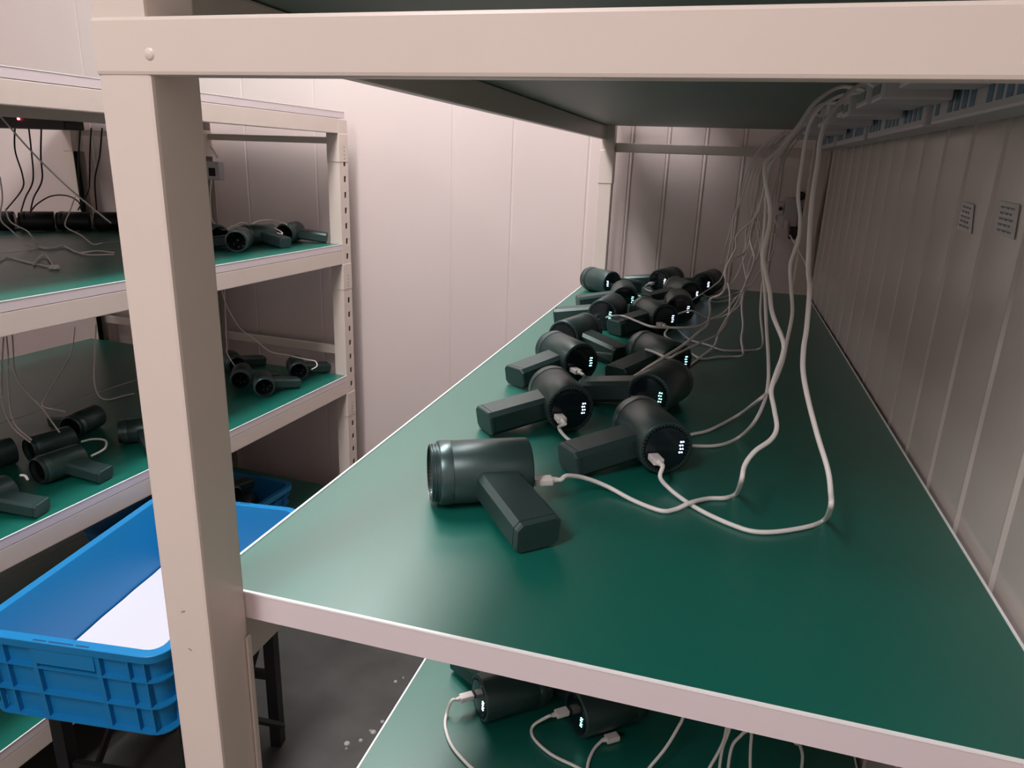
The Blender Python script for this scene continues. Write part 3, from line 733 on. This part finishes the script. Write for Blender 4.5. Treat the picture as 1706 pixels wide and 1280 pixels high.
left([(20, 550, 'y', 1.0), (22, 580), (25, 620), (42, 650), (70, 680), (88, 705), (99, 720, 'z', .65)], 'pale cable reaching the blower behind the pair, lower left shelf', .0018)
left([(10, 550, 'y', .95), (14, 600), (15, 660), (24, 705), (52, 733, 'z', .648)], 'pale cable farthest left on the lower left shelf', .0018)
left([(6, 560, 'y', .95), (3, 620), (4, 670), (20, 710), (50, 737, 'z', .643)], 'pale cable just behind the farthest left one on the lower left shelf', .0018)
left([(125, 545, 'y', 1.4), (118, 590), (95, 630), (77, 660), (72, 677), (108, 686, 'z', .66)], 'dim cable crossing the lower left bay from the back corner', .0018)
left([(160, 540, 'y', 1.16), (158, 590), (157, 635), (165, 660, 'z', .5905), (180, 666, 'z', .5905), (205, 660, 'z', .5905), (224, 656, 'z', .5905)], 'pale cable with a bend at the dark middle of the lower left shelf', .002)
left([(152, 760, 'z', .618), (168, 752, 'z', .618), (176, 745, 'z', .620), (175, 734, 'z', .62), (155, 732, 'z', .625), (136, 736, 'z', .63)], 'white cable hook joining two blowers on the lower left shelf', .0024)
left([(34, 792, 'z', .645), (42, 793, 'z', .645), (46, 799, 'z', .642)], 'short bright cable on the blower closest to the camera', .0024)
# white adapter cluster on the left rack's middle post
P = at(361, 281, y=1.57)
ad = empty('power_adapter', (P.x, P.y, 1.165), (0, 0, -LYAW), 'white adapter block with dark face hanging by the middle post of the left racks', 'power adapter')
MB().box(-.07, .018, -.012, .012, 0, .055, M['white'], .003).build('housing', ad)
MB().box(-.020, .004, -.0128, -.0115, .012, .036, M['hole']).build('socket_face', ad)
left([(351, 245, 'y', 1.56), (356, 252), (362, 262, 'y', 1.56)], 'stub of white cable above the adapter by the middle post', .0035)

# ------------------------------------------------------------------ right wall notes, wall box
def note(pts, label):
    P = [at(u, v, x=WX1 - .0015) for u, v in pts]
    c = sum(P, Vector()) / 4
    e = empty('paper_note', c, label=label, cat='paper note', group='paper notes on the right wall')
    mb = MB()
    f = [mb.bm.verts.new(p - c) for p in P]; b = [mb.bm.verts.new(p - c + Vector((.0006, 0, 0))) for p in P]
    for q in ((0, 1, 2, 3), ):
        mb.bm.faces.new([f[i] for i in q]); mb.bm.faces.new([b[i] for i in q][::-1])
    for i in range(4): mb.bm.faces.new((f[i], f[(i + 1) % 4], b[(i + 1) % 4], b[i]))
    mb.mi(M['paper']); mb.build('sheet', e)
    s = MB(); 
    for i in range(5):
        t = .16 + i * .17
        a = P[0].lerp(P[3], t) - c; bb = P[1].lerp(P[2], t) - c
        for k0, k1 in ((.15, .35), (.42, .6), (.66, .85 - .1 * (i % 2))):
            s.tube([a.lerp(bb, k0 + (k1 - k0) * j / 4) + Vector((-.0004, 0, .0008 * (-1) ** j)) for j in range(5)], .00035, M['ink'], 4)
    s.build('handwriting', e)
note([(1604, 336), (1622, 341), (1617, 390), (1594, 380)], 'small narrow white paper note on the right wall, left one')
note([(1666, 335), (1698, 341), (1688, 400), (1655, 389)], 'larger white paper note with faint writing on the right wall, right one')
P = at(1302, 378, y=WY1); Q = at(1333, 330, y=WY1)
eb = empty('wall_socket_box', ((P.x + Q.x) / 2, WY1, P.z), label='white wall socket box with black plugs in the far right corner', cat='socket box')
hw_ = (Q.x - P.x) / 2; hz = Q.z - P.z
MB().box(-hw_, hw_, -.022, -.0005, 0, hz, M['white'], .003).build('housing', eb)
MB().box(-hw_ - .018, -hw_ - .0005, -.012, -.0005, hz * .4, hz * .85, M['white'], .002).build('side_cover', eb)
MB().lathe([(-.026, .004), (-.0135, .005)], M['black'], 'y', 14, (-hw_ - .010, 0, hz * .62), True, True).build('knob', eb)
for dx_, s_ in ((.018, .011), (.034, .009)):
    MB().lathe([(-.03, s_ * .6), (-.022, s_), (-.012, s_)], M['black'], 'y', 16, (dx_, 0, hz + .006), True, True).build('plug', eb)
MB().box(.0, .030, -.04, -.0225, -.028, .004, M['black'], .004).build('plug', eb)
MB().box(hw_ + .0005, hw_ + .010, -.02, -.004, .02, .05, M['green'], .002).build('terminal', eb)
MB().box(-hw_ + .004, -hw_ + .014, -.028, -.0225, -.008, .020, M['lip'], .001).build('tag', eb)

# ------------------------------------------------------------------ specks on the floor
for i, (u, v) in enumerate([(672, 1130), (637, 1203), (622, 1220), (617, 1218), (601, 1234), (578, 1239), (577, 1248), (659, 1136)]):
    P = at(u, v, z=0)
    s_ = .003 + .002 * (i % 3)
    mb = MB().lathe([(0, s_), (.002, s_ * .8), (.004, s_ * .2)], M['debris'], 'z', 7, (P.x, P.y, .0), True, True)
    tag(mb.build('debris_crumb'), 'pale crumb on the dark floor between the racks', 'debris', 'pale crumbs on the floor')
